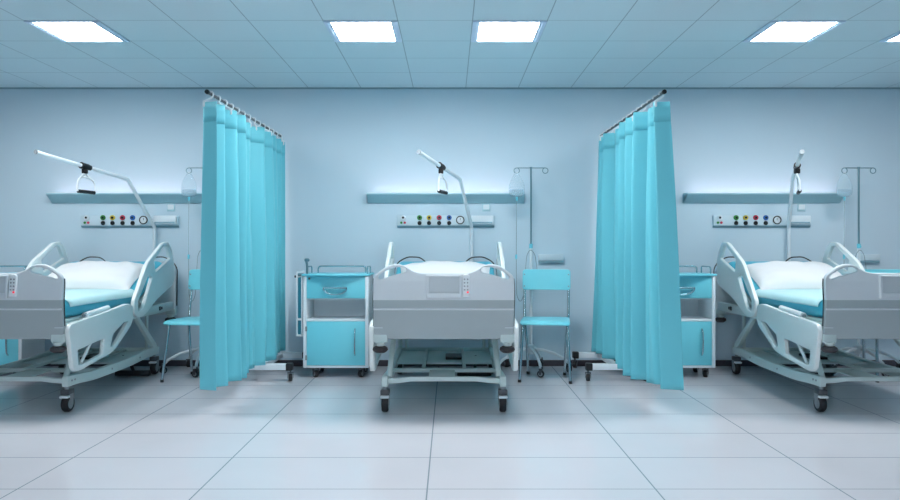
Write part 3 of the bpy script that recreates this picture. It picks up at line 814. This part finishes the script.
mb('white').lathe([(0.014, 0.235), (0.030, 0.225), (0.036, 0.19), (0.034, 0.155), (0.014, 0.145)], (IX, IY, 0), 'Z', 20).build('base_hub', None, iv, IO)
for k in range(5):
    a = math.radians(62+72*k); u = Vector((math.cos(a), math.sin(a), 0)); P0 = Vector((IX, IY, 0))
    if abs(a) > 9: pass
    R = min(0.33, (WALL_Y-0.06-IY)/u.y if u.y > 0.3 else 0.33)
    mb('white').tube([P0+u*0.028+Vector((0, 0, 0.195)), P0+u*0.10+Vector((0, 0, 0.188)), P0+u*(R*0.62)+Vector((0, 0, 0.160)), P0+u*(R*0.88)+Vector((0, 0, 0.115)), P0+u*R+Vector((0, 0, 0.078))], 0.0125, 12).build('base_leg', None, iv, IO)
    p = P0+u*R
    caster(iv, p.x, p.y, 0.030, 0.034, 0.09, IO, fork='cap', yaw=a+0.9*k, brake=False)
bays(iv, 'thin IV stand at the left bed, partly hidden by the left curtain', 'thin IV stand with two hooks, right of the middle bed', 'thin IV stand with two hooks, behind the right bed')

BXc = IX-0.126
GO2 = (BXc, IY, 1.74)
bag = thing('iv_bag', GO2, '', 'IV bag', 'clear IV bags on the stands')
prof = [(0.001, 1.736), (0.016, 1.735), (0.026, 1.728), (0.040, 1.706), (0.056, 1.672), (0.066, 1.64), (0.070, 1.61), (0.070, 1.57), (0.066, 1.552), (0.050, 1.538), (0.020, 1.530), (0.001, 1.529)]
mb('clear').lathe(prof, (BXc, IY, 0), 'Z', 28, 1.0, 0.32).build('bag_film', None, bag, GO2)
mb('liquid').lathe([(0.001, 1.60), (0.060, 1.598), (0.062, 1.57), (0.058, 1.556), (0.044, 1.544), (0.018, 1.537), (0.001, 1.536)], (BXc, IY, 0), 'Z', 24, 1.0, 0.26).build('fluid', None, bag, GO2)
mb('whiteplastic').tube(ring(BXc, 1.742, 0.0095, 0, 360)[:-1], 0.003, 8, closed=True).build('hanger_loop', None, bag, GO2)
mb('teal').cyl((BXc, IY, 1.532), (BXc, IY, 1.500), 0.011, 0.007, seg=12).build('outlet_port', None, bag, GO2)
mb('teal').cyl((BXc-0.004, IY, 1.025), (BXc-0.004, IY, 0.985), 0.010, seg=12).build('roller_clamp', None, bag, GO2)
pts = [(BXc, IY, 1.505), (BXc-0.003, IY, 1.2), (BXc-0.004, IY, 0.95), (BXc, IY, 0.66), (BXc+0.03, IY-0.01, 0.60), (BXc+0.06, IY-0.015, 0.66), (BXc+0.075, IY-0.02, 0.88), (BXc+0.085, IY-0.025, 1.02), (IX-0.008, IY-0.03, 1.075), (IX+0.03, IY-0.03, 1.03), (IX+0.052, IY-0.025, 0.90), (IX+0.056, IY-0.025, 0.74)]
mb('tube').tube(fillet(pts, .08, 5), 0.0026, 8).build('drip_tube', None, bag, GO2)
bays(bag, 'clear IV bag hanging at the left bed beside the left curtain', 'clear IV bag hanging right of the lamp over the middle bed', 'clear IV bag hanging right of the lamp over the right bed')

# ------------------------------------------------------------------ folding screens: rolling frame and curtain
def screen(cx, label):
    O = (cx, 6.40, 0)
    t = thing('curtain_stand', O, label, 'curtain stand', 'rolling curtain stands')
    mb('white').cyl((cx, 6.725, 0.10), (cx, 6.725, 2.10), 0.015, seg=16).build('pole', None, t, O)
    rod = mb('cap').cyl((cx, 4.785, 2.088), (cx, 6.74, 2.088), 0.0095, seg=12)
    rod.use('black').cyl((cx, 4.768, 2.088), (cx, 4.787, 2.088), 0.0145, seg=18)
    rod.build('curtain_rod', None, t, O)
    mb('white').box(cx-0.215, 6.70, 0.092, cx+0.215, 6.75, 0.142, 0.006).build('rear_foot', None, t, O)
    mb('white').box(cx-0.225, 6.045, 0.092, cx+0.225, 6.095, 0.142, 0.006).build('front_foot', None, t, O)
    mb('white').box(cx-0.022, 6.09, 0.096, cx+0.022, 6.705, 0.138, 0.006).build('base_beam', None, t, O)
    for y in (6.07, 6.725):
        for sx in (-1, 1):
            w = 0.23 if y < 6.5 else 0.222
            mb('black').box(cx+sx*w-0.026, y-0.032, 0.088, cx+sx*w+0.026, y+0.032, 0.146, 0.006).build('foot_cap', None, t, O)
            caster(t, cx+sx*(w+0.006), y, 0.030, 0.032, 0.10, O, fork='cap', brake=False, yaw=0.25*sx)
    return t

def curtain(cx, label, seed, mirror, flare_near, flare_far, folds):
    rnd = random.Random(seed)
    O = (cx, 6.40, 2.06)
    t = thing('curtain', O, label, 'curtain', 'teal bed curtains')
    nu, nv = 460, 44
    Yn, Yf, zb, zt = 4.815, 6.715, 0.165, 2.035
    # knots of fold phase with uneven widths
    wid = folds; NF = len(wid)
    tot = sum(wid); edges = [0]
    for w in wid: edges.append(edges[-1]+w/tot)
    amp = [0.72+0.5*rnd.random() for _ in range(26)]; crest = 0 if mirror < 0 else 1
    for i in range(26): amp[i] = rnd.choice((0.15, 0.45, 0.75, 1.0, 1.15)) if i % 2 == crest else rnd.uniform(1.05, 1.35)
    amp[0] = amp[1] = 1.0
    depth = [rnd.uniform(-0.4, 0.4) for _ in range(26)]
    def phase(u):
        for i in range(NF):
            if u <= edges[i+1] or i == NF-1:
                f = (u-edges[i])/(edges[i+1]-edges[i]); return i, f
    bm_ = bmesh.new(); V = []
    for j in range(nv+1):
        v = j/nv; z = zb+(zt-zb)*v; row = []
        tdown = 1-v
        for i in range(nu+1):
            u = i/nu; k, f = phase(min(1, max(0, u+tdown*0.016*math.sin(6*u*PI+seed)*math.sin(PI*u)+0.010*math.sin(2.5*tdown*PI+11*u)*math.sin(PI*u)*(1-0.5*tdown))))
            sgn = -1 if k % 2 == 0 else 1
            a = amp[k]*(1-f)+amp[k+1]*f
            # soft fold, sharper towards the header
            s = -math.cos(PI*f)*sgn
            A0 = (0.056-0.018*max(0, u-0.8)*5+0.028*min(1, max(0, u-0.04)*8)*min(1, (1-u)*4))*(0.84+0.22*tdown**0.6)
            x = A0*a*s + 0.012*tdown*math.sin(2.2*PI*u*3+seed+2*tdown) + 0.010*math.sin(3*tdown+5*u+seed)*tdown + 0.010*math.sin(2*PI*f*1.5+k*2.1+3*tdown)*min(1, u*8)*math.sin(PI*f)*(0.3+0.7*tdown)
            y = Yn+(Yf-Yn)*u - 0.016*math.sin(2*PI*f)*(0.4+0.6*tdown)*(0.6+0.4*depth[k])*min(1, wid[k])
            y += 0.012*tdown*math.sin(9*u*PI+seed)
            # spreading towards the hem
            x += mirror*flare_near*max(0, 1-u/0.16)**1.2*tdown**1.1
            x += -mirror*flare_far*max(0, (u-0.75)/0.25)**1.2*tdown
            zz = z
            if j == 0: zz += 0.006*math.sin(17*u)
            if abs(z-1.905) < 0.03: x *= 0.97
            row.append(bm_.verts.new((cx+x, y, zz)))
        V.append(row)
    for j in range(nv):
        for i in range(nu): bm_.faces.new((V[j][i], V[j][i+1], V[j+1][i+1], V[j+1][i]))
    bmesh.ops.recalc_face_normals(bm_, faces=list(bm_.faces))
    b = mb('curtain'); b._merge(bm_)
    cl = b.build('cloth', None, t, O, 180)
    md = cl.modifiers.new('thickness', 'SOLIDIFY'); md.thickness = 0.002; md.offset = 0
    return t, cl

def add_header(cl, cx, t, O):
    """Second layer of cloth stitched along the top (the header band)."""
    me = cl.data; nu = 461
    zs = sorted({round(v.co.z, 4) for v in me.vertices})
    bm_ = bmesh.new(); bm_.from_mesh(me)
    zcut = 1.895-O[2]
    dele = [f for f in bm_.faces if f.calc_center_median().z < zcut]
    bmesh.ops.delete(bm_, geom=dele, context='FACES')
    me2 = bpy.data.meshes.new('header_band'); bm_.to_mesh(me2); bm_.free()
    me2.materials.clear(); me2.materials.append(M['curtain'])
    for p in me2.polygons: p.use_smooth = True; p.material_index = 0
    o = bpy.data.objects.new('header_band', me2); COL.objects.link(o); o.parent = t
    md = o.modifiers.new('thickness', 'SOLIDIFY'); md.thickness = 0.005; md.offset = 0
    return o

def hooks(t, cl, O, cx, n=14):
    top = sorted([v.co.copy() for v in cl.data.vertices if v.co.z > 2.034-O[2]], key=lambda c: c.y)
    for k in range(n):
        y = 4.845+(6.69-4.845)*k/(n-1)-O[1]
        c = min(top, key=lambda q: abs(q.y-y)); w = Vector(O)+c
        b = mb('whiteplastic').tube(fillet([(w.x, w.y, w.z-0.03), (w.x, w.y, w.z+0.008), (cx+0.004, w.y, 2.062), (cx+0.017, w.y, 2.078), (cx+0.014, w.y, 2.100), (cx, w.y, 2.106), (cx-0.014, w.y, 2.098), (cx-0.016, w.y, 2.084)], .012, 3), 0.0052, 8)
        b.box(w.x-0.009, w.y-0.005, w.z-0.028, w.x+0.009, w.y+0.005, w.z+0.012, 0.003, 1)
        b.build('curtain_hook', None, t, O)

for cx, lab, slab, seed, mir, fn, ff, folds in (
        (-1.530, 'teal curtain hanging between the left and middle beds', 'rolling stand holding the left curtain', 3, -1, 0.0, 0.0, [.3, 1.0, .8, 1.1, .6, .9, .5, .7, .6, 1.0, .8, 1.3, .9, 1.5, .6, 1.0, .7, .9, .8, 1.0]),
        (1.358, 'teal curtain hanging between the middle and right beds, flaring at the hem', 'rolling stand holding the right curtain', 8, 1, 0.100, 0.065, [.35, 1.2, .7, .9, .6, 1.1, .8, 1.2, .5, .7, .6, 1.0, .8, 1.4, .9, 1.1, .7, 1.0, .8, .9])):
    st = screen(cx, slab); yaw = -0.0165 if cx < 0 else 0.0095; st.rotation_euler.z = yaw
    t, cl = curtain(cx, lab, seed, mir, fn, ff, folds); t.rotation_euler.z = yaw
    O = (cx, 6.40, 2.06)
    add_header(cl, cx, t, O)
    hooks(t, cl, O, cx)

# ------------------------------------------------------------------ camera, world, colour
cam = bpy.data.cameras.new('camera'); co = bpy.data.objects.new('camera', cam); COL.objects.link(co)
co.location = (0, 0, EYE); co.rotation_euler = (PI/2, 0, 0)
cam.sensor_width = 36; cam.sensor_fit = 'HORIZONTAL'; cam.lens = 36*FPX/900
cam.shift_y = -(250-HORIZON)/900
sc.camera = co
w = bpy.data.worlds.new('world'); sc.world = w; w.use_nodes = True
w.node_tree.nodes['Background'].inputs[0].default_value = (0.6, 0.75, 0.85, 1)
w.node_tree.nodes['Background'].inputs[1].default_value = 0.2
vs = sc.view_settings
vs.view_transform = 'Standard'; vs.look = 'None'; vs.exposure = 0.86; vs.gamma = 1.0; vs.use_curve_mapping = False
sc.cycles.use_denoising = True
sc.cycles.max_bounces = 10; sc.cycles.diffuse_bounces = 6; sc.cycles.transparent_max_bounces = 12
sc.cycles.caustics_reflective = False; sc.cycles.caustics_refractive = False
